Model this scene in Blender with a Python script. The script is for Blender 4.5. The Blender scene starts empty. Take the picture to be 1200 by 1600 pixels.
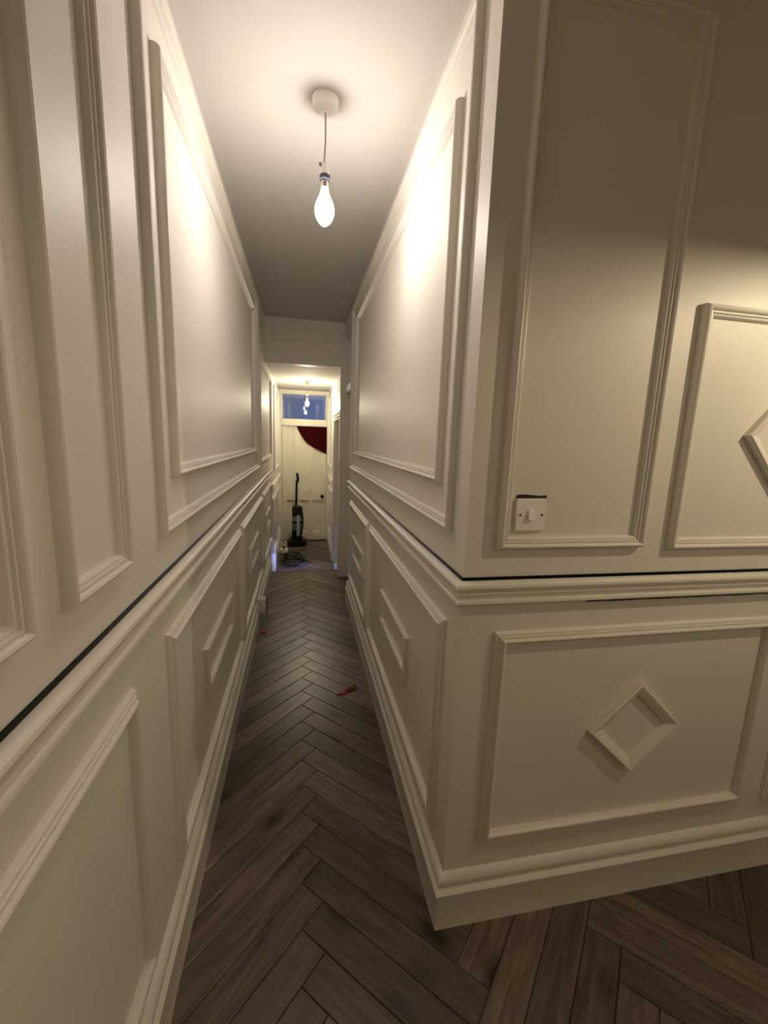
import bpy, bmesh, math, random
from mathutils import Vector, Matrix

random.seed(7)
SC = bpy.context.scene
COL = SC.collection

# ------------------------------------------------------------------ camera
cam_d = bpy.data.cameras.new('camera')
cam = bpy.data.objects.new('camera', cam_d)
COL.objects.link(cam)
F_PX, YAW, PITCH, ROLL = 653.5, 0.19748, 0.17019, -0.03535
cam_d.sensor_fit = 'HORIZONTAL'
cam_d.sensor_width = 36.0
cam_d.lens = 36.0 * F_PX / 1200.0
cam_d.clip_start = 0.02
_f = Vector((math.sin(YAW) * math.cos(PITCH), math.cos(YAW) * math.cos(PITCH), -math.sin(PITCH)))
_r = Vector((math.cos(YAW), -math.sin(YAW), 0.0))
_d = _f.cross(_r)
_r2 = math.cos(ROLL) * _r + math.sin(ROLL) * _d
_d2 = -math.sin(ROLL) * _r + math.cos(ROLL) * _d
cam.matrix_world = Matrix(((_r2.x, -_d2.x, -_f.x, -0.4126),
                           (_r2.y, -_d2.y, -_f.y, -0.9808),
                           (_r2.z, -_d2.z, -_f.z, 1.43),
                           (0, 0, 0, 1)))
SC.camera = cam

# ------------------------------------------------------------------ world (night outside), view settings
world = bpy.data.worlds.new('night')
SC.world = world
world.use_nodes = True
_bg = world.node_tree.nodes['Background']
_bg.inputs['Color'].default_value = (0.036, 0.045, 0.082, 1)
_bg.inputs['Strength'].default_value = 2.0
SC.view_settings.view_transform = 'Standard'
SC.view_settings.look = 'None'
SC.view_settings.gamma = 1.0
SC.view_settings.use_curve_mapping = False
SC.view_settings.exposure = 0.98
SC.cycles.max_bounces = 16
SC.cycles.diffuse_bounces = 10
SC.cycles.glossy_bounces = 6

# lamp strengths (watts of each bulb) and colours
HALL_LAMP = (1.2, -0.54, 2.0)
P_CORRIDOR, P_HALL, P_FILL, P_FAR, P_SIDE = 5.0, 11.0, 5.5, 8.6, 0.9
C_CORRIDOR, C_HALL, C_FAR = (1.0, 0.90, 0.81), (1.0, 0.83, 0.55), (1.0, 0.90, 0.66)
# daylight-coloured lamp light coming out of the side room past the step
_sl = bpy.data.lights.new('side_room_light', 'AREA')
_sl.energy = P_SIDE
_sl.color = (0.30, 0.38, 1.0)
_sl.shape = 'RECTANGLE'
_sl.size, _sl.size_y = 0.30, 0.20
_sl.spread = math.radians(26)
side_light = bpy.data.objects.new('side_room_light', _sl)
COL.objects.link(side_light)
side_light.location = (1.2, 4.55, 0.55)
side_light.rotation_euler = (Vector((-0.75, 4.20, -0.14)) - Vector((1.2, 4.55, 0.55))).to_track_quat('-Z', 'Y').to_euler()

# ------------------------------------------------------------------ materials
def new_mat(name):
    m = bpy.data.materials.new(name)
    m.use_nodes = True
    nt = m.node_tree
    return m, nt, nt.nodes['Principled BSDF']

def plain(name, col, rough=0.5, metal=0.0, spec=0.5, coat=0.0):
    m, nt, b = new_mat(name)
    b.inputs['Base Color'].default_value = (*col, 1)
    b.inputs['Roughness'].default_value = rough
    b.inputs['Metallic'].default_value = metal
    b.inputs['Specular IOR Level'].default_value = spec
    b.inputs['Coat Weight'].default_value = coat
    # faint wear in tone so that no surface is perfectly even
    tc = nt.nodes.new('ShaderNodeTexCoord')
    n = nt.nodes.new('ShaderNodeTexNoise'); n.inputs['Scale'].default_value = 14
    n.inputs['Detail'].default_value = 4
    nt.links.new(tc.outputs['Object'], n.inputs['Vector'])
    mp = nt.nodes.new('ShaderNodeMapRange')
    mp.inputs['To Min'].default_value = max(0.02, rough - 0.06)
    mp.inputs['To Max'].default_value = min(1.0, rough + 0.06)
    nt.links.new(n.outputs['Fac'], mp.inputs['Value'])
    nt.links.new(mp.outputs['Result'], b.inputs['Roughness'])
    return m

def paint(name, col, rough=0.5, bump=0.04, scale=260, vary=0.04):
    m, nt, b = new_mat(name)
    tc = nt.nodes.new('ShaderNodeTexCoord')
    big = nt.nodes.new('ShaderNodeTexNoise'); big.inputs['Scale'].default_value = 3.0
    big.inputs['Detail'].default_value = 5
    nt.links.new(tc.outputs['Object'], big.inputs['Vector'])
    mix = nt.nodes.new('ShaderNodeMix'); mix.data_type = 'RGBA'
    mix.inputs['A'].default_value = (*[c * (1 - vary) for c in col], 1)
    mix.inputs['B'].default_value = (*[min(1, c * (1 + vary)) for c in col], 1)
    nt.links.new(big.outputs['Fac'], mix.inputs['Factor'])
    nt.links.new(mix.outputs['Result'], b.inputs['Base Color'])
    fine = nt.nodes.new('ShaderNodeTexNoise'); fine.inputs['Scale'].default_value = scale
    fine.inputs['Detail'].default_value = 2
    nt.links.new(tc.outputs['Object'], fine.inputs['Vector'])
    bp = nt.nodes.new('ShaderNodeBump'); bp.inputs['Strength'].default_value = bump
    bp.inputs['Distance'].default_value = 0.004
    nt.links.new(fine.outputs['Fac'], bp.inputs['Height'])
    nt.links.new(bp.outputs['Normal'], b.inputs['Normal'])
    b.inputs['Roughness'].default_value = rough
    b.inputs['Specular IOR Level'].default_value = 0.45
    return m

M = {}
M['paint'] = paint('greige_wall_paint', (0.735, 0.700, 0.640), 0.50, 0.05)
M['trim'] = paint('greige_trim_paint', (0.755, 0.720, 0.662), 0.42, 0.02)
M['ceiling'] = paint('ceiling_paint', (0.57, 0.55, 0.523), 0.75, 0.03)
M['cream'] = paint('cream_door_paint', (0.76, 0.72, 0.61), 0.38, 0.02)
M['black_gloss'] = plain('black_gloss', (0.003, 0.003, 0.003), 0.12, spec=0.12)
M['black'] = plain('black_plastic', (0.005, 0.005, 0.006), 0.42, spec=0.35)
M['dark'] = plain('dark_slot', (0.02, 0.010, 0.004), 0.8)
M['grey_plastic'] = plain('grey_clear_bin', (0.16, 0.16, 0.17), 0.18)
M['silver'] = plain('silver_plastic', (0.42, 0.42, 0.44), 0.3)
M['white'] = plain('white_plastic', (0.88, 0.84, 0.81), 0.32)
M['cord'] = plain('pendant_flex', (0.40, 0.34, 0.30), 0.6)
M['slate'] = plain('slate_blue_ring', (0.09, 0.10, 0.14), 0.4)
M['brass'] = plain('cap_metal', (0.62, 0.60, 0.58), 0.25, 1.0)
M['chrome'] = plain('polished_metal', (0.80, 0.79, 0.77), 0.15, 1.0)
M['red'] = plain('red_plastic', (0.42, 0.010, 0.008), 0.35)
M['red_dark'] = plain('dark_red_plastic', (0.20, 0.012, 0.010), 0.35)
M['screw'] = plain('screw_hole', (0.06, 0.045, 0.03), 0.5)
M['render_wall'] = paint('outside_render', (0.80, 0.80, 0.82), 0.9, 0.2, 60)

def cloth_mat():
    m, nt, b = new_mat('dark_red_cloth')
    tc = nt.nodes.new('ShaderNodeTexCoord')
    w = nt.nodes.new('ShaderNodeTexNoise'); w.inputs['Scale'].default_value = 6
    nt.links.new(tc.outputs['Object'], w.inputs['Vector'])
    mix = nt.nodes.new('ShaderNodeMix'); mix.data_type = 'RGBA'
    mix.inputs['A'].default_value = (0.022, 0.0004, 0.0006, 1)
    mix.inputs['B'].default_value = (0.042, 0.0006, 0.0008, 1)
    nt.links.new(w.outputs['Fac'], mix.inputs['Factor'])
    nt.links.new(mix.outputs['Result'], b.inputs['Base Color'])
    b.inputs['Roughness'].default_value = 0.95
    b.inputs['Specular IOR Level'].default_value = 0.1
    return m
M['cloth'] = cloth_mat()

def emit(name, col, strength):
    m = bpy.data.materials.new(name); m.use_nodes = True
    nt = m.node_tree; nt.nodes.clear()
    o = nt.nodes.new('ShaderNodeOutputMaterial')
    e = nt.nodes.new('ShaderNodeEmission')
    e.inputs['Color'].default_value = (*col, 1); e.inputs['Strength'].default_value = strength
    nt.links.new(e.outputs[0], o.inputs['Surface'])
    return m

def glow_glass(name, col, strength):
    m = bpy.data.materials.new(name); m.use_nodes = True
    nt = m.node_tree; nt.nodes.clear()
    o = nt.nodes.new('ShaderNodeOutputMaterial')
    e = nt.nodes.new('ShaderNodeEmission')
    e.inputs['Color'].default_value = (*col, 1); e.inputs['Strength'].default_value = strength
    t = nt.nodes.new('ShaderNodeBsdfTransparent')
    a = nt.nodes.new('ShaderNodeAddShader')
    nt.links.new(e.outputs[0], a.inputs[0]); nt.links.new(t.outputs[0], a.inputs[1])
    nt.links.new(a.outputs[0], o.inputs['Surface'])
    return m

def glass_mat():
    m = bpy.data.materials.new('window_glass'); m.use_nodes = True
    nt = m.node_tree; nt.nodes.clear()
    o = nt.nodes.new('ShaderNodeOutputMaterial')
    tr = nt.nodes.new('ShaderNodeBsdfTransparent'); tr.inputs['Color'].default_value = (0.86, 0.90, 0.95, 1)
    gl = nt.nodes.new('ShaderNodeBsdfGlossy'); gl.inputs['Roughness'].default_value = 0.02
    fr = nt.nodes.new('ShaderNodeFresnel'); fr.inputs['IOR'].default_value = 1.6
    mx = nt.nodes.new('ShaderNodeMixShader')
    nt.links.new(fr.outputs[0], mx.inputs['Fac'])
    nt.links.new(tr.outputs[0], mx.inputs[1]); nt.links.new(gl.outputs[0], mx.inputs[2])
    nt.links.new(mx.outputs[0], o.inputs['Surface'])
    return m
M['glass'] = glass_mat()

def wood_mat():
    m, nt, b = new_mat('herringbone_oak')
    N = nt.nodes.new; Lk = nt.links.new
    tc = N('ShaderNodeTexCoord'); oi = N('ShaderNodeObjectInfo')
    off = N('ShaderNodeVectorMath'); off.operation = 'MULTIPLY_ADD'
    comb = N('ShaderNodeCombineXYZ')
    for k in range(3): Lk(oi.outputs['Random'], comb.inputs[k])
    off.inputs[1].default_value = (37.0, 91.0, 53.0)
    Lk(comb.outputs[0], off.inputs[0]); Lk(tc.outputs['Object'], off.inputs[2])
    mp = N('ShaderNodeMapping'); mp.inputs['Scale'].default_value = (2.2, 26.0, 10.0)
    Lk(off.outputs[0], mp.inputs['Vector'])
    grain = N('ShaderNodeTexNoise'); grain.inputs['Scale'].default_value = 1.6
    grain.inputs['Detail'].default_value = 8; grain.inputs['Roughness'].default_value = 0.65
    grain.inputs['Distortion'].default_value = 1.2
    Lk(mp.outputs[0], grain.inputs['Vector'])
    ramp = N('ShaderNodeValToRGB')
    ramp.color_ramp.elements[0].position = 0.28; ramp.color_ramp.elements[0].color = (0.056, 0.038, 0.028, 1)
    ramp.color_ramp.elements[1].position = 0.75; ramp.color_ramp.elements[1].color = (0.23, 0.178, 0.138, 1)
    Lk(grain.outputs['Fac'], ramp.inputs['Fac'])
    # knots: a few dark round spots
    mp2 = N('ShaderNodeMapping'); mp2.inputs['Scale'].default_value = (3.2, 7.0, 3.0)
    Lk(off.outputs[0], mp2.inputs['Vector'])
    vor = N('ShaderNodeTexVoronoi'); vor.inputs['Scale'].default_value = 1.0
    Lk(mp2.outputs[0], vor.inputs['Vector'])
    kr = N('ShaderNodeValToRGB')
    kr.color_ramp.elements[0].position = 0.07; kr.color_ramp.elements[0].color = (0.16, 0.15, 0.14, 1)
    kr.color_ramp.elements[1].position = 0.26; kr.color_ramp.elements[1].color = (1, 1, 1, 1)
    Lk(vor.outputs['Distance'], kr.inputs['Fac'])
    mul = N('ShaderNodeMix'); mul.data_type = 'RGBA'; mul.blend_type = 'MULTIPLY'
    mul.inputs['Factor'].default_value = 1.0
    Lk(ramp.outputs['Color'], mul.inputs['A']); Lk(kr.outputs['Color'], mul.inputs['B'])
    # each plank its own tone
    tone = N('ShaderNodeMapRange'); tone.inputs['To Min'].default_value = 0.58; tone.inputs['To Max'].default_value = 1.38
    Lk(oi.outputs['Random'], tone.inputs['Value'])
    m2 = N('ShaderNodeVectorMath'); m2.operation = 'SCALE'
    Lk(mul.outputs['Result'], m2.inputs[0]); Lk(tone.outputs['Result'], m2.inputs['Scale'])
    Lk(m2.outputs[0], b.inputs['Base Color'])
    b.inputs['Roughness'].default_value = 0.33
    b.inputs['Specular IOR Level'].default_value = 0.5
    bp = N('ShaderNodeBump'); bp.inputs['Strength'].default_value = 0.12; bp.inputs['Distance'].default_value = 0.002
    Lk(grain.outputs['Fac'], bp.inputs['Height']); Lk(bp.outputs['Normal'], b.inputs['Normal'])
    return m
M['wood'] = wood_mat()
M['subfloor'] = plain('floor_base', (0.030, 0.022, 0.016), 0.8)

# ------------------------------------------------------------------ helpers
def link_mesh(name, verts, faces, mat, parent=None, smooth=False, loc=None):
    me = bpy.data.meshes.new(name)
    me.from_pydata([tuple(v) for v in verts], [], faces)
    bm = bmesh.new(); bm.from_mesh(me)
    bmesh.ops.recalc_face_normals(bm, faces=bm.faces)
    bm.to_mesh(me); bm.free()
    me.materials.append(M[mat] if isinstance(mat, str) else mat)
    if smooth:
        for p in me.polygons: p.use_smooth = True
    o = bpy.data.objects.new(name, me)
    COL.objects.link(o)
    if parent is not None: o.parent = parent
    if loc is not None: o.location = loc
    return o

class MB:
    """collects simple solids into one mesh"""
    def __init__(s): s.v = []; s.f = []
    def add(s, v, f):
        n = len(s.v); s.v += [tuple(p) for p in v]; s.f += [tuple(i + n for i in q) for q in f]; return s
    def box(s, x0, x1, y0, y1, z0, z1, c=0.0):
        if c <= 0:
            v = [(x, y, z) for z in (z0, z1) for y in (y0, y1) for x in (x0, x1)]
            return s.add(v, [(0, 2, 3, 1), (4, 5, 7, 6), (0, 1, 5, 4), (2, 6, 7, 3), (0, 4, 6, 2), (1, 3, 7, 5)])
        bm = bmesh.new()
        bmesh.ops.create_cube(bm, size=1)
        for p in bm.verts:
            p.co = Vector(((x0 + x1) / 2 + p.co.x * (x1 - x0), (y0 + y1) / 2 + p.co.y * (y1 - y0), (z0 + z1) / 2 + p.co.z * (z1 - z0)))
        bmesh.ops.bevel(bm, geom=list(bm.edges), offset=c, segments=2, affect='EDGES')
        bm.verts.index_update()
        s.add([p.co for p in bm.verts], [[q.index for q in f.verts] for f in bm.faces]); bm.free(); return s
    def prism(s, poly, z0, z1):
        n = len(poly)
        v = [(x, y, z0) for x, y in poly] + [(x, y, z1) for x, y in poly]
        f = [tuple(range(n))[::-1], tuple(range(n, 2 * n))] + [(i, (i + 1) % n, n + (i + 1) % n, n + i) for i in range(n)]
        return s.add(v, f)
    def lathe(s, prof, cx=0, cy=0, seg=24):
        v = []; f = []; n = len(prof)
        for i in range(seg):
            a = 2 * math.pi * i / seg
            for r, z in prof: v.append((cx + r * math.cos(a), cy + r * math.sin(a), z))
        for i in range(seg):
            j = (i + 1) % seg
            for k in range(n - 1): f.append((i * n + k, j * n + k, j * n + k + 1, i * n + k + 1))
        f.append(tuple(i * n for i in range(seg))); f.append(tuple(i * n + n - 1 for i in range(seg)))
        return s.add(v, f)
    def tube(s, pts, r, seg=8):
        pts = [Vector(p) for p in pts]; rings = []; up = Vector((0.13, 0.27, 1)).normalized()
        for i, p in enumerate(pts):
            t = (pts[min(i + 1, len(pts) - 1)] - pts[max(i - 1, 0)]).normalized()
            a = t.cross(up)
            if a.length < 1e-3: a = t.cross(Vector((1, 0, 0)))
            a.normalize(); b = t.cross(a)
            rr = r[i] if isinstance(r, (list, tuple)) else r
            rings.append([p + rr * (math.cos(2 * math.pi * k / seg) * a + math.sin(2 * math.pi * k / seg) * b) for k in range(seg)])
        v = [q for ring in rings for q in ring]; f = []
        for i in range(len(rings) - 1):
            for k in range(seg):
                f.append((i * seg + k, i * seg + (k + 1) % seg, (i + 1) * seg + (k + 1) % seg, (i + 1) * seg + k))
        f.append(tuple(range(seg))); f.append(tuple((len(rings) - 1) * seg + k for k in range(seg)))
        return s.add(v, f)
    def build(s, name, mat, parent=None, smooth=False, loc=None):
        return link_mesh(name, s.v, s.f, mat, parent, smooth, loc)

def smooth_angle(o, deg=35):
    for p in o.data.polygons: p.use_smooth = True
    try: o.data.set_sharp_from_angle(angle=math.radians(deg))
    except Exception: pass

def struct(o, label):
    o['kind'] = 'structure'; o['label'] = label
    return o
def tag(o, label, cat, group=None):
    o['label'] = label; o['category'] = cat
    if group: o['group'] = group
    return o
def empty(name, loc=(0, 0, 0)):
    o = bpy.data.objects.new(name, None); COL.objects.link(o); o.location = loc; o.empty_display_size = 0.05
    return o
def spline(pts, n=8):
    P = [Vector(p) for p in pts]; out = []
    for i in range(len(P) - 1):
        a, b, c, d = P[max(i - 1, 0)], P[i], P[i + 1], P[min(i + 2, len(P) - 1)]
        for k in range(n):
            t = k / n
            out.append(0.5 * ((2 * b) + (c - a) * t + (2 * a - 5 * b + 4 * c - d) * t * t + (3 * b - a - 3 * c + d) * t ** 3))
    out.append(P[-1]); return out

# ------------------------------------------------------------------ the main dimensions
XL, XR = -0.751, 0.0           # corridor walls
CEIL = 2.515                    # ceiling of hall and corridor
FCEIL = 2.125                   # ceiling past the bulkhead
LOW = -0.19                     # floor past the step
YSTEP, YHEAD, YEND = 3.47, 3.246, 5.61
YW, XH = -2.4, 2.9              # back and side of the hall
Y1A, Y1B = 2.62, 3.218          # doorway on the corridor's right side
Y2A, Y2B, Z2 = 3.62, 4.42, 1.64 # doorway past the step

# ------------------------------------------------------------------ structure: walls, ceilings
struct(MB().box(XL - 0.12, XL, YW, YEND + 0.12, LOW - 0.03, CEIL + 0.05).build('wall_left', 'paint'),
       'long greige panelled wall on the left of the corridor')
struct(MB().prism([(0, 0), (0.12, 0.12), (0.12, Y1A), (0, Y1A)], 0, CEIL).build('wall_right', 'paint'),
       'greige panelled corridor wall with a double upper frame')
struct(MB().prism([(0, 0), (XH, 0), (XH, 0.12), (0.12, 0.12)], 0, CEIL).build('wall_front', 'paint'),
       'greige panelled wall that carries the light switch')
struct(MB().box(XL, XH, YW - 0.12, YW, 0, CEIL).build('wall_back', 'paint'), 'plain greige wall at the back of the hall')
struct(MB().box(XH, XH + 0.12, YW, 0.12, 0, CEIL).build('wall_side', 'paint'), 'plain greige wall at the side of the hall')
# right side past the first doorway
wr = MB()
wr.box(0, 0.12, Y1B + 0.031, Y2A, LOW - 0.03, CEIL)
wr.box(0, 0.12, Y2A, Y2B, Z2, CEIL)
wr.box(0, 0.12, Y2B, YEND + 0.12, LOW - 0.03, CEIL)
wr.box(0, 0.12, Y1A, Y1B, 2.36, CEIL)
struct(wr.build('wall_right_far', 'paint'), 'greige wall around the side doorway beyond the step')
we = MB()
we.box(XL, XR, YEND, YEND + 0.12, 2.105, CEIL)
struct(we.build('wall_end', 'paint'), 'narrow strip of wall above the window over the end door')
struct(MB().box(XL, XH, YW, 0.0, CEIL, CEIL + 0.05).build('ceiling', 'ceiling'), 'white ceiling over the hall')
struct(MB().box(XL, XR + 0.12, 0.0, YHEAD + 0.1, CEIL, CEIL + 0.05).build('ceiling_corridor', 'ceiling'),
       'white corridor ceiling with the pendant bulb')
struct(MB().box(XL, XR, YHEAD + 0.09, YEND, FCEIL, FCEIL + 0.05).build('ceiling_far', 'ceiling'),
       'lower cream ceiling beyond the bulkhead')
struct(MB().box(XL, XR, YHEAD, YHEAD + 0.09, 2.108, CEIL).build('wall_bulkhead', 'paint'),
       'panelled bulkhead crossing the corridor under the ceiling')
# side rooms behind the doorways, seen only through them
sr = MB()
sr.box(1.5, 1.6, Y2A - 0.3, Y2B + 0.3, LOW, CEIL)
sr.box(0.12, 1.5, Y2A - 0.4, Y2A - 0.3, LOW, CEIL)
sr.box(0.12, 1.5, Y2B + 0.3, Y2B + 0.4, LOW, CEIL)
sr.box(0.12, 1.5, Y2A - 0.3, Y2B + 0.3, CEIL - 0.05, CEIL)
sr.box(0.12, 1.5, Y2A - 0.3, Y2B + 0.3, LOW - 0.05, LOW)
struct(sr.build('wall_side_room', 'paint'), 'walls of the side room beyond the step')
struct(MB().box(-1.6, -0.44, 6.9, 7.0, LOW, 3.4).build('wall_outside', 'render_wall'),
       'grey rendered wall outside behind the transom glass')

# ------------------------------------------------------------------ floor: base slabs and herringbone planks
fl = MB()
fl.prism([(XL, YW), (XH, YW), (XH, 0.0), (0.0, 0.0), (0.12, Y1A), (0.12, Y1B), (0.0, YSTEP), (XL, YSTEP)], -0.19, -0.0085)
floor = struct(fl.build('floor', 'subfloor'), 'dark brown herringbone wood floor of hall and corridor')
flow = MB().box(XL, XR, YSTEP, YEND, LOW - 0.05, LOW - 0.0085)
floor_low = struct(flow.build('floor_lower', 'subfloor'), 'herringbone floor a step lower in front of the end door')
MB().box(XL + 0.002, XR - 0.002, YSTEP - 0.03, YSTEP + 0.006, -0.03, 0.0015, 0.003).build('nosing', 'wood', floor)

PW, PL = 0.0944, 0.60
U = Vector((1, 1)) / math.sqrt(2); V = Vector((1, -1)) / math.sqrt(2)
A0 = Vector((-0.411, 0.580))

def clip(poly, rect):
    x0, x1, y0, y1 = rect
    def cut(p, ins, inter):
        out = []
        for i in range(len(p)):
            a, b = p[i], p[(i + 1) % len(p)]
            if ins(a): out.append(a)
            if ins(a) != ins(b): out.append(inter(a, b))
        return out
    def ix(x): return lambda a, b: a.lerp(b, (x - a.x) / (b.x - a.x))
    def iy(y): return lambda a, b: a.lerp(b, (y - a.y) / (b.y - a.y))
    for ins, it in ((lambda p: p.x >= x0 - 1e-9, ix(x0)), (lambda p: p.x <= x1 + 1e-9, ix(x1)),
                    (lambda p: p.y >= y0 - 1e-9, iy(y0)), (lambda p: p.y <= y1 + 1e-9, iy(y1))):
        if len(poly) < 3: return []
        poly = cut(poly, ins, it)
    out = []
    for p in poly:
        if not out or (p - out[-1]).length > 1e-5: out.append(p)
    if len(out) > 1 and (out[0] - out[-1]).length < 1e-5: out.pop()
    return out if len(out) >= 3 else []
def area(p): return 0.5 * sum(p[i].x * p[(i + 1) % len(p)].y - p[(i + 1) % len(p)].x * p[i].y for i in range(len(p))) if len(p) > 2 else 0.0
def inset(poly, t):
    if area(poly) < 0: poly = poly[::-1]
    n = len(poly); L = []
    for i in range(n):
        a, b = poly[i], poly[(i + 1) % n]; dd = (b - a).normalized(); L.append((a + Vector((-dd.y, dd.x)) * t, dd))
    out = []
    for i in range(n):
        (p, e), (q, g) = L[i - 1], L[i]
        den = e.x * g.y - e.y * g.x
        out.append(q.copy() if abs(den) < 1e-6 else p + e * (((q - p).x * g.y - (q - p).y * g.x) / den))
    return out

plank_cache = {}
def plank(poly, full, cen, ang, z, parent):
    key = full
    c, s = math.cos(-ang), math.sin(-ang)
    if key and key in plank_cache:
        me = plank_cache[key]
    else:
        loc = [Vector(((p - cen).x * c - (p - cen).y * s, (p - cen).x * s + (p - cen).y * c)) for p in poly]
        base = inset(loc, 0.0007); top = inset(loc, 0.0032)
        n = len(base)
        v = [(p.x, p.y, -0.0085) for p in base] + [(p.x, p.y, -0.0022) for p in base] + [(p.x, p.y, 0.0) for p in top]
        f = [tuple(range(2 * n, 3 * n))]
        for i in range(n):
            j = (i + 1) % n
            f += [(i, j, n + j, n + i), (n + i, n + j, 2 * n + j, 2 * n + i)]
        me = bpy.data.meshes.new('plank'); me.from_pydata(v, [], f); me.materials.append(M['wood'])
        if key: plank_cache[key] = me
    o = bpy.data.objects.new('plank', me); COL.objects.link(o)
    o.parent = parent; o.location = (cen.x, cen.y, z); o.rotation_euler = (0, 0, ang)

R_COR = (XL, 0.12, 0.0, YSTEP - 0.03)
R_HALL = (XL, 1.75, -0.72, 0.0)
R_UNI = (XL, 9, -0.72, 9)
R_LOW = (XL, XR, 3.9, YEND)
R_DOOR = (0.0, 0.12, Y1A, Y1B)
for m in range(-2, 4):
    for k in range(-30, 45):
        A = A0 + Vector((m * PL * math.sqrt(2), k * PW * math.sqrt(2)))
        for kind in (0, 1):
            if kind == 0: poly = [A, A + V * PW, A + V * PW - U * PL, A - U * PL]; ang = math.pi / 4
            else: poly = [A, A + U * PW, A + U * PW + V * PL, A + V * PL]; ang = -math.pi / 4
            cen = sum(poly, Vector((0, 0))) / 4
            ar = abs(area(poly))
            pc, ph = clip(poly, R_COR), clip(poly, R_HALL)
            use = None
            if abs(area(pc)) > 1e-4 and abs(area(ph)) > 1e-4: use = clip(poly, R_UNI)
            elif abs(area(pc)) > 1e-4: use = pc
            elif abs(area(ph)) > 1e-4: use = ph
            if use: plank(use, kind + 1 if abs(abs(area(use)) - ar) < 1e-6 else None, cen, ang, 0.0, floor)
            pl = clip(poly, R_LOW)
            if abs(area(pl)) > 4e-4: plank(pl, kind + 1 if abs(abs(area(pl)) - ar) < 1e-6 else None, cen, ang, LOW, floor_low)

# ------------------------------------------------------------------ mouldings
PROF_OUT = [(0, 0), (0, 0.007), (0.0015, 0.0115), (0.0045, 0.0150), (0.008, 0.0162), (0.0115, 0.0150), (0.0140, 0.0120), (0.0150, 0.0092),
            (0.0165, 0.0112), (0.0195, 0.0110), (0.0215, 0.0072), (0.0230, 0.0088), (0.0262, 0.0080), (0.0285, 0.0045), (0.030, 0)]
PROF_OUT = [(t * 1.08, h * 1.35) for t, h in PROF_OUT]
PROF_IN = [(0.0324 - t, h) for t, h in reversed(PROF_OUT)]
PROF_BAR = [(0, 0), (0, 0.015), (0.002, 0.0175), (0.021, 0.0175), (0.0235, 0.015), (0.0235, 0)]
PROF_DIA = [(0, 0), (0, 0.018), (0.003, 0.021), (0.008, 0.020), (0.020, 0.012), (0.026, 0.010), (0.029, 0.008), (0.030, 0)]
PROF_FLAT = [(0, 0), (0, 0.006), (0.004, 0.010), (0.022, 0.010), (0.028, 0.004), (0.03, 0)]
TRIM_N = [0]
def next_trim():
    TRIM_N[0] += 1; return 'trim_%d' % TRIM_N[0]

class Wall:
    def __init__(s, o, u, n): s.o = Vector(o); s.u = Vector(u); s.n = Vector(n)
    def p(s, a, z, h): return s.o + s.u * a + Vector((0, 0, z)) + s.n * h
WL = Wall((XL, 0, 0), (0, 1, 0), (1, 0, 0))
WR = Wall((XR, 0, 0), (0, 1, 0), (-1, 0, 0))
WF = Wall((0, 0, 0), (1, 0, 0), (0, -1, 0))
WH = Wall((0, YHEAD, 0), (1, 0, 0), (0, -1, 0))

def panel_frame(wall, poly, prof, label, part='moulding', mat='trim'):
    """mitred frame of separate moulding lengths round a convex outline given along the wall and in height"""
    poly = [Vector(p) for p in poly]
    if area(poly) < 0: poly = poly[::-1]
    cen = sum(poly, Vector((0, 0))) / len(poly)
    root = empty(next_trim(), wall.p(cen.x, cen.y, 0))
    struct(root, label)
    rings = [inset(poly, t) if t > 1e-9 else poly for t, h in prof]
    n = len(poly); k = len(prof)
    for i in range(n):
        j = (i + 1) % n; v = []
        for e in (i, j):
            for q in range(k):
                v.append(wall.p(rings[q][e].x, rings[q][e].y, prof[q][1]) - root.location)
        f = [(q, q + 1, k + q + 1, k + q) for q in range(k - 1)] + [tuple(range(k)), tuple(range(k, 2 * k)), (0, k, 2 * k - 1, k - 1)]
        o = link_mesh(part, v, f, mat, root)
        smooth_angle(o, 28)
    return root
def rect(a0, a1, z0, z1): return [(a0, z0), (a1, z0), (a1, z1), (a0, z1)]
def diamond(a, z, ra, rz): return [(a - ra, z), (a, z - rz), (a + ra, z), (a, z + rz)]

# left wall, upper row
panel_frame(WL, rect(-1.30, -0.424, 1.172, 2.42), PROF_OUT, 'tall upper wall frame cut by the left edge of the picture')
panel_frame(WL, rect(-0.338, -0.117, 1.172, 2.42), PROF_OUT, 'narrow tall wall frame between the cut-off frame and the double frame')
panel_frame(WL, rect(0.088, 2.46, 1.183, 2.430), PROF_OUT, 'outer of the two nested upper frames opposite the pendant bulb')
panel_frame(WL, rect(0.214, 2.22, 1.315, 2.300), PROF_OUT, 'inner of the two nested upper frames on the long wall')
panel_frame(WL, rect(2.57, 3.80, 1.213, 2.025), PROF_OUT, 'single upper frame on the long wall just before the bulkhead')
# left wall, lower row
panel_frame(WL, rect(-1.32, -0.125, 0.246, 0.918), PROF_IN, 'lower wall frame cut by the bottom left corner')
panel_frame(WL, rect(0.090, 1.365, 0.250, 0.926), PROF_IN, 'lower long-wall frame under the double frame, nearer of two')
panel_frame(WL, rect(1.425, 2.66, 0.270, 0.930), PROF_IN, 'lower long-wall frame beside the cable box')
panel_frame(WL, rect(2.75, 3.74, 0.285, 0.935), PROF_IN, 'lower long-wall frame nearest the step')
panel_frame(WL, rect(0.478, 1.035, 0.508, 0.680), PROF_BAR, 'small plain rectangle inside the nearer lower long-wall frame')
panel_frame(WL, rect(1.80, 2.33, 0.525, 0.695), PROF_BAR, 'small plain rectangle inside the lower frame beside the cable box')
panel_frame(WL, rect(3.05, 3.55, 0.530, 0.695), PROF_BAR, 'small plain rectangle in the lower frame nearest the step')
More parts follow.
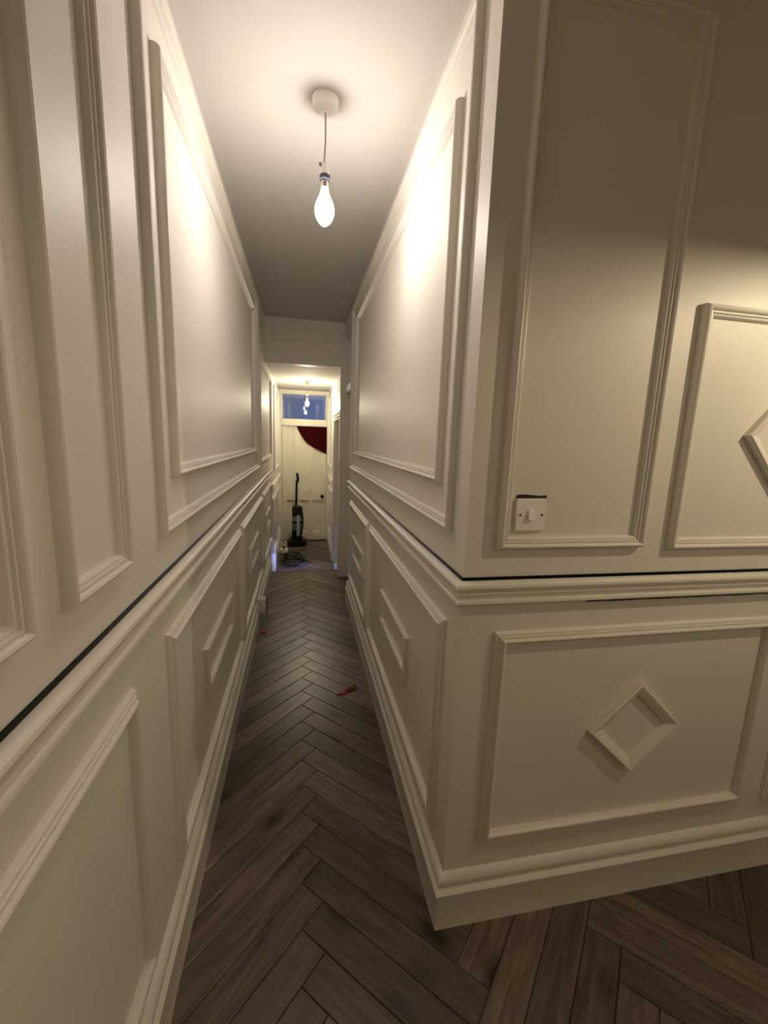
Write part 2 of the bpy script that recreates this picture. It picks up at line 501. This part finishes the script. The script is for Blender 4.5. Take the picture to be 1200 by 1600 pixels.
# right corridor wall
panel_frame(WR, rect(0.098, 2.545, 1.188, 2.445), PROF_OUT, 'outer of the two nested frames beside the wall corner')
panel_frame(WR, rect(0.213, 2.30, 1.312, 2.312), PROF_OUT, 'inner of the two nested frames beside the wall corner')
panel_frame(WR, rect(0.096, 1.443, 0.250, 0.926), PROF_IN, 'lower corridor frame next to the wall corner')
panel_frame(WR, rect(1.525, 2.50, 0.250, 0.920), PROF_IN, 'lower corridor frame next to the side doorway')
panel_frame(WR, rect(0.490, 1.040, 0.502, 0.672), PROF_BAR, 'small rectangle in the lower frame next to the wall corner')
panel_frame(WR, rect(1.72, 2.29, 0.500, 0.668), PROF_BAR, 'small rectangle in the lower frame next to the side doorway')
# wall with the switch
panel_frame(WF, rect(0.083, 0.517, 1.162, 2.410), PROF_OUT, 'tall upper frame around the light switch')
panel_frame(WF, rect(0.603, 1.43, 1.154, 1.805), PROF_OUT, 'upper frame around the diamond cut by the edge')
panel_frame(WF, diamond(1.016, 1.478, 0.212, 0.235), PROF_DIA, 'upper diamond moulding cut by the edge of the picture')
panel_frame(WF, rect(0.100, 1.045, 0.268, 0.930), PROF_IN, 'lower frame around the whole diamond')
panel_frame(WF, diamond(0.579, 0.598, 0.154, 0.147), PROF_DIA, 'whole diamond moulding in the lower panel')
panel_frame(WF, rect(1.135, 2.05, 0.255, 0.930), PROF_IN, 'lower frame at the far edge of the switch wall')
# bulkhead
panel_frame(WH, rect(-0.675, -0.09, 2.290, 2.445), PROF_FLAT, 'shallow frame on the bulkhead')
hb = MB().box(XL, XR, YHEAD - 0.008, YHEAD, 2.108, 2.185, 0.003).build(next_trim(), 'trim')
struct(hb, 'flat strip along the lower edge of the bulkhead')
# far walls beyond the step
panel_frame(WL, rect(4.35, 5.36, 1.015, 2.040), PROF_OUT, 'upper frame on the long wall beside the end door')
panel_frame(WL, rect(3.98, 4.62, 0.05, 0.715), PROF_IN, 'lower frame on the long wall just past the step')
panel_frame(WL, rect(4.72, 5.50, 0.05, 0.715), PROF_IN, 'lower frame on the long wall beside the vacuum cleaner')
panel_frame(WR, rect(4.66, 5.44, 1.030, 2.030), PROF_OUT, 'upper frame on the wall beside the knob side of the door')
panel_frame(WR, rect(4.66, 5.44, 0.06, 0.730), PROF_IN, 'lower frame on the wall beside the knob side of the door')

# rails and skirting: a section swept along straight runs, mitred where two runs meet
def run(wall, a0, a1, prof, name, label, mat='trim', m0=0, m1=0, parent=None, z=0.0):
    """prof: (depth, height) pairs; m0/m1 = +1 outer mitre, -1 inner mitre, 0 square end"""
    k = len(prof); v = []
    for a, sgn, m in ((a0, -1, m0), (a1, 1, m1)):
        for h, zz in prof: v.append(wall.p(a + sgn * m * h, zz + z, h))
    f = [(q, (q + 1) % k, k + (q + 1) % k, k + q) for q in range(k)] + [tuple(range(k)), tuple(range(k, 2 * k))]
    o = link_mesh(name, v, f, mat, parent)
    smooth_angle(o, 30)
    if parent is None: struct(o, label)
    return o
DADO = [(0, 1.0775), (0.010, 1.0775), (0.0165, 1.0755), (0.0210, 1.0705), (0.0222, 1.0640), (0.0205, 1.0580), (0.0160, 1.0550), (0.0130, 1.0545),
        (0.0130, 1.0500), (0.0165, 1.0485), (0.0165, 1.0440), (0.0110, 1.0400), (0.0085, 1.0350), (0.0090, 1.0300), (0.0140, 1.0265),
        (0.0175, 1.0255), (0.0180, 1.0190), (0.0140, 1.0145), (0, 1.0130)]
DADO = [(t * 1.22, z) for t, z in DADO]
STRIP = [(0, 1.0770), (0.0045, 1.0770), (0.0045, 1.0855), (0, 1.0855)]
SKIRT = [(0, 0), (0.024, 0), (0.024, 0.112), (0.0262, 0.117), (0.0262, 0.121), (0.0225, 0.1255), (0.0165, 0.1285), (0.0125, 0.1330), (0.0115, 0.1390),
         (0.0150, 0.1430), (0.0185, 0.1490), (0.0190, 0.1560), (0.0165, 0.1640), (0.0110, 0.1715), (0.0050, 0.1760), (0, 0.1775)]
def dado(wall, a0, a1, label, m0=0, m1=0, z=0.0, strip=True):
    o = run(wall, a0, a1, DADO, next_trim(), label, 'trim', m0, m1, z=z)
    if strip:
        s = run(wall, a0, a1, STRIP, 'black_strip', None, 'black_gloss', m0, m1, parent=o, z=z)
        s['label'] = 'glossy black strip along the top of the rail'
    return o
dado(WL, -2.3, 3.86, 'dado rail with glossy black strip along the long left wall')
dado(WR, 0.0, 2.63, 'dado rail with black strip running from the corner down the corridor', 1, 0)
dado(WF, 0.0, XH, 'dado rail with black strip under the light switch', 1, -1)
dado(WL, 3.95, YEND - 0.03, 'lower dado rail on the long wall past the step', z=-0.195, strip=False)
dado(WR, 4.55, YEND - 0.03, 'lower dado rail on the wall beside the door knob', z=-0.195, strip=False)
run(WL, -2.3, 2.165, SKIRT, 'baseboard_left', 'moulded skirting along the long left wall')
run(WL, 2.255, YSTEP, SKIRT, 'baseboard_left_step', 'moulded skirting between the cable box and the step')
run(WR, 0.0, Y1A, SKIRT, 'baseboard_right', 'moulded skirting from the wall corner down the corridor', m0=1)
run(WF, 0.0, XH, SKIRT, 'baseboard_front', 'moulded skirting under the light switch wall', m0=1, m1=-1)
run(WL, YSTEP, YEND - 0.03, SKIRT, 'baseboard_far_left', 'skirting of the long wall below the step', z=LOW)
run(WR, Y2B + 0.09, YEND - 0.03, SKIRT, 'baseboard_far_right', 'skirting below the step beside the door knob', z=LOW)
# thin black cable tucked under the rail of the switch wall
tag(MB().tube([(0.365 + 0.02 * i, -0.008, 1.0095 + 0.0006 * math.sin(i * 0.9)) for i in range(0, 110)], 0.0028, 6).build('black_cable', 'black'),
    'thin black cable tucked under the dado rail on the switch wall', 'cable')

# ------------------------------------------------------------------ doorways on the right
d2 = empty('door_2', (0.0, (Y1A + Y1B) / 2, 0)); struct(d2, 'side doorway with a fixed panel over its cross bar, before the step')
def dbox(name, x0, x1, y0, y1, z0, z1, mat, parent, c=0.003):
    b = MB().box(x0, x1, y0, y1, z0, z1, c)
    l = parent.location
    b.v = [(p[0] - l.x, p[1] - l.y, p[2] - l.z) for p in b.v]
    return b.build(name, mat, parent)
dbox('jamb', -0.045, 0.078, Y1B, Y1B + 0.03, 0.0, 2.106, 'trim', d2, 0.006)
dbox('jamb', 0.002, 0.118, Y1A + 0.001, Y1A + 0.022, 0.0, 2.36, 'trim', d2, 0.004)
dbox('cross_bar', 0.004, 0.085, Y1A + 0.022, Y1B, 1.862, 1.925, 'trim', d2, 0.004)
dbox('upper_panel', 0.055, 0.072, Y1A + 0.022, Y1B, 1.925, 2.352, 'white', d2, 0.002)
lf = dbox('door_leaf', 0.078, 0.113, Y1A + 0.024, Y1B - 0.002, 0.006, 1.860, 'trim', d2, 0.003)
d3 = empty('door_3', (0.0, (Y2A + Y2B) / 2, LOW)); struct(d3, 'side doorway below the step with a reeded surround and cold light')
dbox('casing', -0.018, 0.0, Y2B - 0.002, Y2B + 0.078, LOW, Z2 + 0.002, 'trim', d3, 0.004)
dbox('casing', -0.018, 0.0, Y2A - 0.078, Y2A + 0.002, LOW, Z2 + 0.002, 'trim', d3, 0.004)
for i, (dz, dp) in enumerate(((0.0, 0.016), (0.03, 0.022), (0.06, 0.028))):
    dbox('head_moulding', -dp, 0.0, Y2A - 0.08, Y2B + 0.082, Z2 + dz, Z2 + dz + 0.022, 'trim', d3, 0.004)
dbox('reveal', 0.001, 0.119, Y2B - 0.016, Y2B - 0.001, LOW, Z2, 'trim', d3, 0.002)
# handle set on the doorway edge
hk = empty('door_catch', (-0.045, Y1B + 0.012, 1.14))
tag(hk, 'small bright metal catch on the edge of the side doorway before the step', 'door catch')
MB().box(-0.004, 0.0, -0.010, 0.010, -0.075, 0.075, 0.0015).build('back_plate', 'white', hk)
smooth_angle(MB().tube(spline([(-0.002, 0, 0.055), (-0.022, -0.004, 0.058), (-0.027, -0.006, 0.02), (-0.020, -0.004, -0.022), (-0.004, 0, -0.025)], 6), 0.0045, 8).build('pull', 'white', hk))
smooth_angle(MB().tube([(-0.002, 0, -0.05), (-0.024, -0.008, -0.055)], [0.009, 0.006], 10).build('latch_knob', 'white', hk))

# ------------------------------------------------------------------ end door, its frame and the transom window
df = empty('trim_door_frame', ((XL + XR) / 2, YEND, LOW)); struct(df, 'cream frame around the end door and the window over it')
dbox('jamb', XL + 0.001, -0.709, YEND - 0.035, YEND + 0.06, LOW, 2.12, 'cream', df)
dbox('jamb', -0.031, XR - 0.001, YEND - 0.035, YEND + 0.06, LOW, 2.12, 'cream', df)
dbox('transom_bar', -0.709, -0.031, YEND - 0.045, YEND + 0.06, 1.597, 1.685, 'cream', df, 0.006)
dbox('head', -0.709, -0.031, YEND - 0.035, YEND + 0.06, 2.070, 2.12, 'cream', df)
w1 = empty('window_1', (-0.375, YEND + 0.02, 1.685)); struct(w1, 'single-pane transom window over the end door showing night')
dbox('pane', -0.697, -0.050, YEND + 0.018, YEND + 0.022, 1.690, 2.068, 'glass', w1, 0.0)
for nm, bb in (('glazing_bead', (-0.709, -0.694, 1.685, 2.070)), ('glazing_bead', (-0.053, -0.031, 1.685, 2.070)),
               ('glazing_bead', (-0.694, -0.053, 1.685, 1.698)), ('glazing_bead', (-0.694, -0.053, 2.058, 2.070))):
    dbox(nm, bb[0], bb[1], YEND - 0.008, YEND + 0.018, bb[2], bb[3], 'cream', w1, 0.003)
d1 = empty('door_1', (-0.37, YEND, LOW)); struct(d1, 'cream six-panel door with a black knob at the corridor end')
DX = [-0.706, -0.640, -0.524, -0.424, -0.318, -0.238, -0.100, -0.034]
DZ = [LOW + 0.012, -0.036, 0.453, 0.626, 1.566, 1.594]
for a, b in ((0, 1), (2, 3), (4, 5), (6, 7)):
    if a in (0, 6): dbox('stile', DX[a], DX[b], YEND - 0.006, YEND + 0.044, DZ[0], DZ[5], 'cream', d1, 0.010)
    else:
        for r in (1, 3): dbox('muntin', DX[a], DX[b], YEND - 0.006, YEND + 0.044, DZ[r] - 0.004, DZ[r + 1] + 0.004, 'cream', d1, 0.010)
for a, b in ((0, 1), (2, 3), (4, 5)):
    dbox('rail', DX[1], DX[6], YEND - 0.006, YEND + 0.044, DZ[a], DZ[b], 'cream', d1, 0.010)
for a in (1, 3, 5):
    for r in (1, 3):
        dbox('panel', DX[a], DX[a + 1], YEND + 0.026, YEND + 0.040, DZ[r], DZ[r + 1], 'cream', d1, 0.0)
kb = MB()
kb.lathe([(0.022, 0), (0.024, 0.004), (0.012, 0.008), (0.009, 0.028), (0.020, 0.036), (0.028, 0.048), (0.028, 0.058), (0.019, 0.068), (0.001, 0.071)], seg=20)
kb.v = [(x - 0.098 + 0.37, -z - 0.006, y + 0.528 - LOW) for x, y, z in kb.v]
k_o = kb.build('knob', 'black', d1); smooth_angle(k_o); k_o['label'] = 'round black door knob'
struct(MB().box(-0.708, -0.032, YEND - 0.03, YEND + 0.04, LOW, LOW + 0.012, 0.002).build('trim_threshold', 'black'), 'dark threshold under the end door')

# dark red cloth hanging over the door's upper corner
edge = [(-0.483, 1.592), (-0.470, 1.545), (-0.436, 1.488), (-0.392, 1.420), (-0.345, 1.357), (-0.290, 1.312), (-0.222, 1.276), (-0.150, 1.238), (-0.085, 1.208), (-0.036, 1.186)]
cv = []; cf = []; NR = 8
for side in (0, 1):
    for i, (x, zb) in enumerate(edge):
        for j in range(NR + 1):
            t = j / NR; z = 1.594 + (zb - 1.594) * t
            yy = YEND - 0.012 - 0.008 * t - 0.006 * math.sin(i * 1.7) * t - (0.004 if side == 0 else 0.0)
            cv.append((x, yy, z))
n1 = len(edge) * (NR + 1)
for i in range(len(edge) - 1):
    for j in range(NR):
        a = i * (NR + 1) + j; q = (a, a + 1, a + NR + 2, a + NR + 1)
        cf.append(q); cf.append(tuple(n1 + c for c in q[::-1]))
rim = [i * (NR + 1) for i in range(len(edge))] + [(len(edge) - 1) * (NR + 1) + j for j in range(1, NR + 1)] + [i * (NR + 1) + NR for i in range(len(edge) - 2, -1, -1)] + [j for j in range(NR - 1, 0, -1)]
for a, b in zip(rim, rim[1:] + rim[:1]): cf.append((a, b, n1 + b, n1 + a))
rc = link_mesh('red_cloth', cv, cf, 'cloth', smooth=False)
smooth_angle(rc, 50)
tag(rc, 'dark red cloth hung across the top corner of the end door', 'cloth')

# ------------------------------------------------------------------ pendant lamps
def pendant(loc, drop, power, col, label, tilt=0.0, scale=1.0, rose_r=0.043, shade=False):
    root = empty('pendant_lamp', loc)
    tag(root, label, 'pendant lamp', 'bare bulb pendants')
    s = scale
    o = MB().lathe([(rose_r - 0.001, 0.0), (rose_r, -0.004), (rose_r, -0.020), (rose_r - 0.003, -0.0265), (rose_r - 0.010, -0.030), (0.012, -0.0315), (0.010, -0.038), (0.0045, -0.041), (0.0030, -0.041)], seg=36).build('ceiling_rose', 'white', root)
    smooth_angle(o, 40)
    z = -drop
    smooth_angle(MB().tube(spline([(0, 0, -0.038), (0.001, 0, -0.038 + (z + 0.038) * 0.5), (-0.003, 0, z)], 6), 0.0030, 8).build('flex', 'cord', root))
    hd = MB().lathe([(0.004, z + 0.004), (0.010, z), (0.0125, z - 0.012), (0.0150, z - 0.026), (0.0165, z - 0.034)], seg=20).build('lamp_holder', 'white', root)
    smooth_angle(hd)
    sc_ = MB().box(-0.020, -0.010, -0.006, 0.006, z - 0.008, z + 0.002, 0.002).build('cord_grip', 'cord', hd)
    rg = MB().lathe([(0.0165, z - 0.034), (0.0185, z - 0.036), (0.0185, z - 0.048), (0.0160, z - 0.051)], seg=20).build('holder_ring', 'slate', hd)
    smooth_angle(rg)
    cp = MB().lathe([(0.0130, z - 0.049), (0.0135, z - 0.052), (0.0135, z - 0.068), (0.0115, z - 0.072)], seg=20).build('bulb_cap', 'brass', root)
    smooth_angle(cp)
    r = 0.033 * s; h = 0.061 * s; zc = z - 0.072 - h * 0.97
    prof = [(0.0115, z - 0.071)]
    for t_, q in ((0.04, 0.38), (0.12, 0.43), (0.22, 0.56), (0.32, 0.74), (0.42, 0.90), (0.52, 0.985), (0.60, 1.0), (0.68, 0.97), (0.77, 0.87), (0.86, 0.69), (0.93, 0.47), (0.98, 0.22), (1.0, 0.02)):
        prof.append((r * q, z - 0.071 - 2 * h * 0.97 * t_))
    gb = MB().lathe(prof, seg=24).build('bulb', glow_glass('glowing_bulb_glass', col, 2.2), root)
    for p in gb.data.polygons: p.use_smooth = True
    gb['label'] = 'glowing clear bulb'
    zf = zc - 0.006 * s
    fm = MB().lathe([(0.001, zf + 0.022 * s), (0.007 * s, zf + 0.018 * s), (0.009 * s, zf), (0.007 * s, zf - 0.018 * s), (0.001, zf - 0.022 * s)], seg=12)
    fo = fm.build('filament', 'black', gb)
    fo.data.materials[0] = emit('bulb_filament', col, 0.92 * power / (math.pi * sum(p.area for p in fo.data.polygons)))
    if shade:
        zr = zc - 0.022
        sh = MB(); P = [(0.128, zr), (0.120, zr + 0.050), (0.098, zr + 0.095), (0.060, zr + 0.130), (0.022, zr + 0.145)]
        sh.lathe(P + [(0.019, zr + 0.149), (0.062, zr + 0.134), (0.101, zr + 0.098), (0.124, zr + 0.052), (0.131, zr)], seg=32)
        sh.f = sh.f[:-2]
        n_ = len(P) * 2
        sh.f += [(i * n_, ((i + 1) % 32) * n_, ((i + 1) % 32) * n_ + n_ - 1, i * n_ + n_ - 1) for i in range(32)]
        so = sh.build('lamp_shade', 'black', root); smooth_angle(so, 40)
    return root
pendant((-0.338, 0.60, CEIL), 0.188, P_CORRIDOR, C_CORRIDOR, 'bare glowing bulb hanging from the corridor ceiling rose in front of the bulkhead')
pendant((-0.345, 4.60, FCEIL), 0.145, P_FAR, C_FAR, 'small bare glowing bulb hanging in front of the transom window', scale=0.8)
pendant((HALL_LAMP[0], HALL_LAMP[1], CEIL), CEIL - HALL_LAMP[2] - 0.10, P_HALL, C_HALL, 'shaded pendant in the hall beside the switch wall, outside the picture', scale=0.8, shade=True)
pendant((1.5, -1.6, CEIL), 0.42, P_FILL, C_HALL, 'added unseen shaded fill pendant at the back of the hall behind the camera', scale=0.8, shade=True)  # fill lamp, added out of view to lift the lower walls and floor

# ------------------------------------------------------------------ light switch
sw = empty('light_switch', (0.1695, -0.001, 1.252))
tag(sw, 'square white single light switch slightly skewed over a dark cut-out', 'light switch')
sw.rotation_euler = (0, math.radians(-0.6), 0)
dark = MB().add([(x, y, z) for y in (-0.0006, 0.0008) for x, z in ((-0.040, -0.03), (0.0445, -0.03), (0.0450, 0.0510), (0.030, 0.0490), (0.012, 0.0505), (-0.012, 0.0525), (-0.034, 0.0525), (-0.040, 0.0500))], [tuple(range(8)), tuple(range(8, 16))] + [(i, (i + 1) % 8, 8 + (i + 1) % 8, 8 + i) for i in range(8)]).build('wall_cutout', 'dark', sw)
dark['label'] = 'dark ragged wall cut-out showing above the plate'
MB().box(-0.043, 0.043, -0.0085, 0.0, -0.043, 0.043, 0.0028).build('plate', 'white', sw)
rk = MB()
rk.add([(-0.009, -0.0085, -0.013), (0.009, -0.0085, -0.013), (0.009, -0.0085, 0.015), (-0.009, -0.0085, 0.015),
        (-0.0085, -0.0165, -0.012), (0.0085, -0.0165, -0.012), (0.0085, -0.0115, 0.0145), (-0.0085, -0.0115, 0.0145)],
       [(0, 1, 2, 3), (4, 5, 6, 7), (0, 1, 5, 4), (1, 2, 6, 5), (2, 3, 7, 6), (3, 0, 4, 7)])
rk.build('rocker', 'white', sw)
for sx in (-1, 1):
    s_ = MB().lathe([(0.0032, 0), (0.0034, 0.0007), (0.0015, 0.0006), (0.0005, 0.0003)], seg=12)
    s_.v = [(x + sx * 0.0305, -0.0085 - z, y) for x, y, z in s_.v]
    s_.build('screw', 'screw', sw)

# ------------------------------------------------------------------ cable box on the skirting
cb = empty('cable_box', (XL + 0.03, 2.21, 0.09))
tag(cb, 'small cream junction box fixed over the left skirting', 'junction box')
MB().box(-0.029, 0.034, -0.044, 0.044, 0.0, 0.098, 0.004).build('body', 'trim', cb)
MB().box(-0.029, 0.038, -0.040, 0.040, 0.098, 0.104, 0.002).build('lid', 'trim', cb)
smooth_angle(MB().tube(spline([(0.036, 0.03, 0.085), (0.043, 0.028, 0.06), (0.044, 0.026, 0.0), (0.040, 0.025, -0.08)], 5), 0.0035, 8).build('cable_tail', 'black', cb))

# ------------------------------------------------------------------ red scraps on the floor
tag(MB().add([(-0.705, 2.000, 0.001), (-0.672, 1.992, 0.001), (-0.668, 2.048, 0.001), (-0.704, 2.002, 0.007), (-0.674, 1.995, 0.010), (-0.670, 2.044, 0.012)],
             [(0, 2, 1), (3, 4, 5), (0, 1, 4, 3), (1, 2, 5, 4), (2, 0, 3, 5)]).build('red_offcut', 'red'),
    'small bright red triangular scrap on the floor near the left skirting', 'scrap')
rt = empty('red_tie', (-0.15, 1.21, 0))
tag(rt, 'looped dark red plastic tie lying on the floor by the right skirting', 'cable tie')
smooth_angle(MB().tube(spline([(-0.065, -0.040, 0.004), (-0.030, -0.012, 0.005), (0.020, 0.018, 0.008), (0.048, 0.038, 0.012), (0.050, 0.022, 0.010), (0.028, 0.002, 0.006), (-0.010, -0.016, 0.004)], 6), 0.0040, 8).build('loop', 'red_dark', rt))
MB().box(-0.045, -0.015, -0.036, -0.012, 0.001, 0.008, 0.002).build('tab', 'red', rt)

# ------------------------------------------------------------------ upright vacuum cleaner
vc = empty('vacuum_cleaner', (-0.480, 5.36, LOW))
tag(vc, 'black upright vacuum cleaner with a grey dust bin standing before the end door', 'vacuum cleaner')
MB().box(-0.145, 0.145, -0.13, 0.08, 0.012, 0.085, 0.018).build('floor_head', 'black', vc)
MB().box(-0.095, 0.095, -0.05, 0.10, 0.080, 0.130, 0.02).build('neck', 'black', vc)
for sx in (-1, 1):
    wv = MB().lathe([(0.001, -0.012), (0.040, -0.012), (0.042, 0), (0.040, 0.012), (0.001, 0.012)], seg=20)
    wv.v = [(z + sx * 0.118, x + 0.085, y + 0.042) for x, y, z in wv.v]
    smooth_angle(wv.build('wheel', 'black', vc))
smooth_angle(MB().lathe([(0.070, 0.12), (0.074, 0.135), (0.074, 0.235), (0.070, 0.24)], seg=28).build('motor_housing', 'black', vc))
smooth_angle(MB().lathe([(0.066, 0.24), (0.068, 0.245), (0.069, 0.44), (0.067, 0.445)], seg=28).build('dust_bin', 'grey_plastic', vc))
MB().box(-0.004, 0.040, -0.080, -0.064, 0.15, 0.470, 0.006).build('bin_stripe', 'silver', vc)
MB().box(-0.072, 0.072, -0.076, 0.03, 0.345, 0.372, 0.006).build('bin_clip', 'black', vc)
smooth_angle(MB().lathe([(0.066, 0.445), (0.072, 0.455), (0.074, 0.560), (0.069, 0.590), (0.045, 0.605), (0.020, 0.610)], seg=28).build('upper_body', 'black', vc))
MB().box(0.040, 0.085, -0.03, 0.03, 0.545, 0.585, 0.01).build('carry_handle', 'black', vc)
MB().box(0.045, 0.078, -0.070, -0.02, 0.170, 0.235, 0.012).build('hose_port', 'black', vc)
smooth_angle(MB().tube([(-0.012, 0.02, 0.60), (-0.008, 0.03, 0.80), (-0.003, 0.04, 0.98)], [0.019, 0.017, 0.017], 12).build('handle_tube', 'black', vc))
smooth_angle(MB().tube(spline([(-0.003, 0.04, 0.95), (0.012, 0.03, 0.985), (0.012, 0.028, 1.02), (0.002, 0.04, 1.075), (-0.001, 0.045, 1.088)], 5), [0.016] + [0.021] * 12 + [0.019] * 7 + [0.012], 12).build('grip', 'black', vc))
smooth_angle(MB().tube(spline([(0.06, -0.05, 0.20), (0.083, 0.03, 0.28), (0.080, 0.055, 0.42), (0.066, 0.045, 0.55)], 6), 0.014, 10).build('hose', 'black', vc))

# leads lying on the floor in front of the vacuum
lead = empty('vacuum_flex', (-0.50, 4.5, LOW))
tag(lead, 'loose black flex looped on the lower floor in front of the vacuum cleaner', 'cable')
pts = []
rnd = random.Random(3)
for i in range(58):
    a = i * 0.62
    r1 = 0.17 - 0.0015 * i + rnd.uniform(-0.025, 0.025)
    cx = -0.03 + 0.03 * math.sin(i * 0.23); cy = -0.15 + 0.0045 * i
    pts.append((cx + r1 * 0.95 * math.cos(a), cy + 0.19 * math.sin(a) * (1 - 0.006 * i), 0.006 + 0.004 * abs(math.sin(i * 1.3)) + 0.0012 * i))
smooth_angle(MB().tube(spline(pts, 5), 0.0068, 6).build('flex_loops', 'black', lead))
MB().box(0.02, 0.07, 0.27, 0.31, 0.0, 0.04, 0.008).build('plug', 'black', lead)
ext = empty('extension_lead', (-0.665, 5.00, LOW))
tag(ext, 'white extension lead heaped beside the vacuum cleaner against the long wall', 'extension lead')
eb = MB().box(-0.055, 0.06, -0.13, 0.03, 0.0, 0.045, 0.008).build('socket_block', 'white', ext)
for j in range(3):
    MB().box(-0.012, 0.018, -0.115 + j * 0.05, -0.085 + j * 0.05, 0.045, 0.062 + 0.014 * (j % 2), 0.004).build('plug', ('white', 'black', 'white')[j], ext)
pts = []
for i in range(30):
    a = i * 0.75
    pts.append((-0.02 + 0.06 * math.cos(a), 0.12 + 0.05 * math.sin(a) + 0.002 * i, 0.01 + 0.0035 * i + 0.006 * math.sin(i * 2.1)))
smooth_angle(MB().tube(spline(pts, 4), 0.0055, 6).build('coiled_cord', 'white', ext))
pts = [(0.03, -0.12, 0.02), (0.04, -0.20, 0.008), (0.0, -0.22, 0.008), (-0.04, -0.20, 0.02), (-0.02, -0.16, 0.05), (0.05, -0.14, 0.06)]
smooth_angle(MB().tube(spline(pts, 6), 0.005, 6).build('trailing_cord', 'black', ext))

bpy.context.view_layer.update()
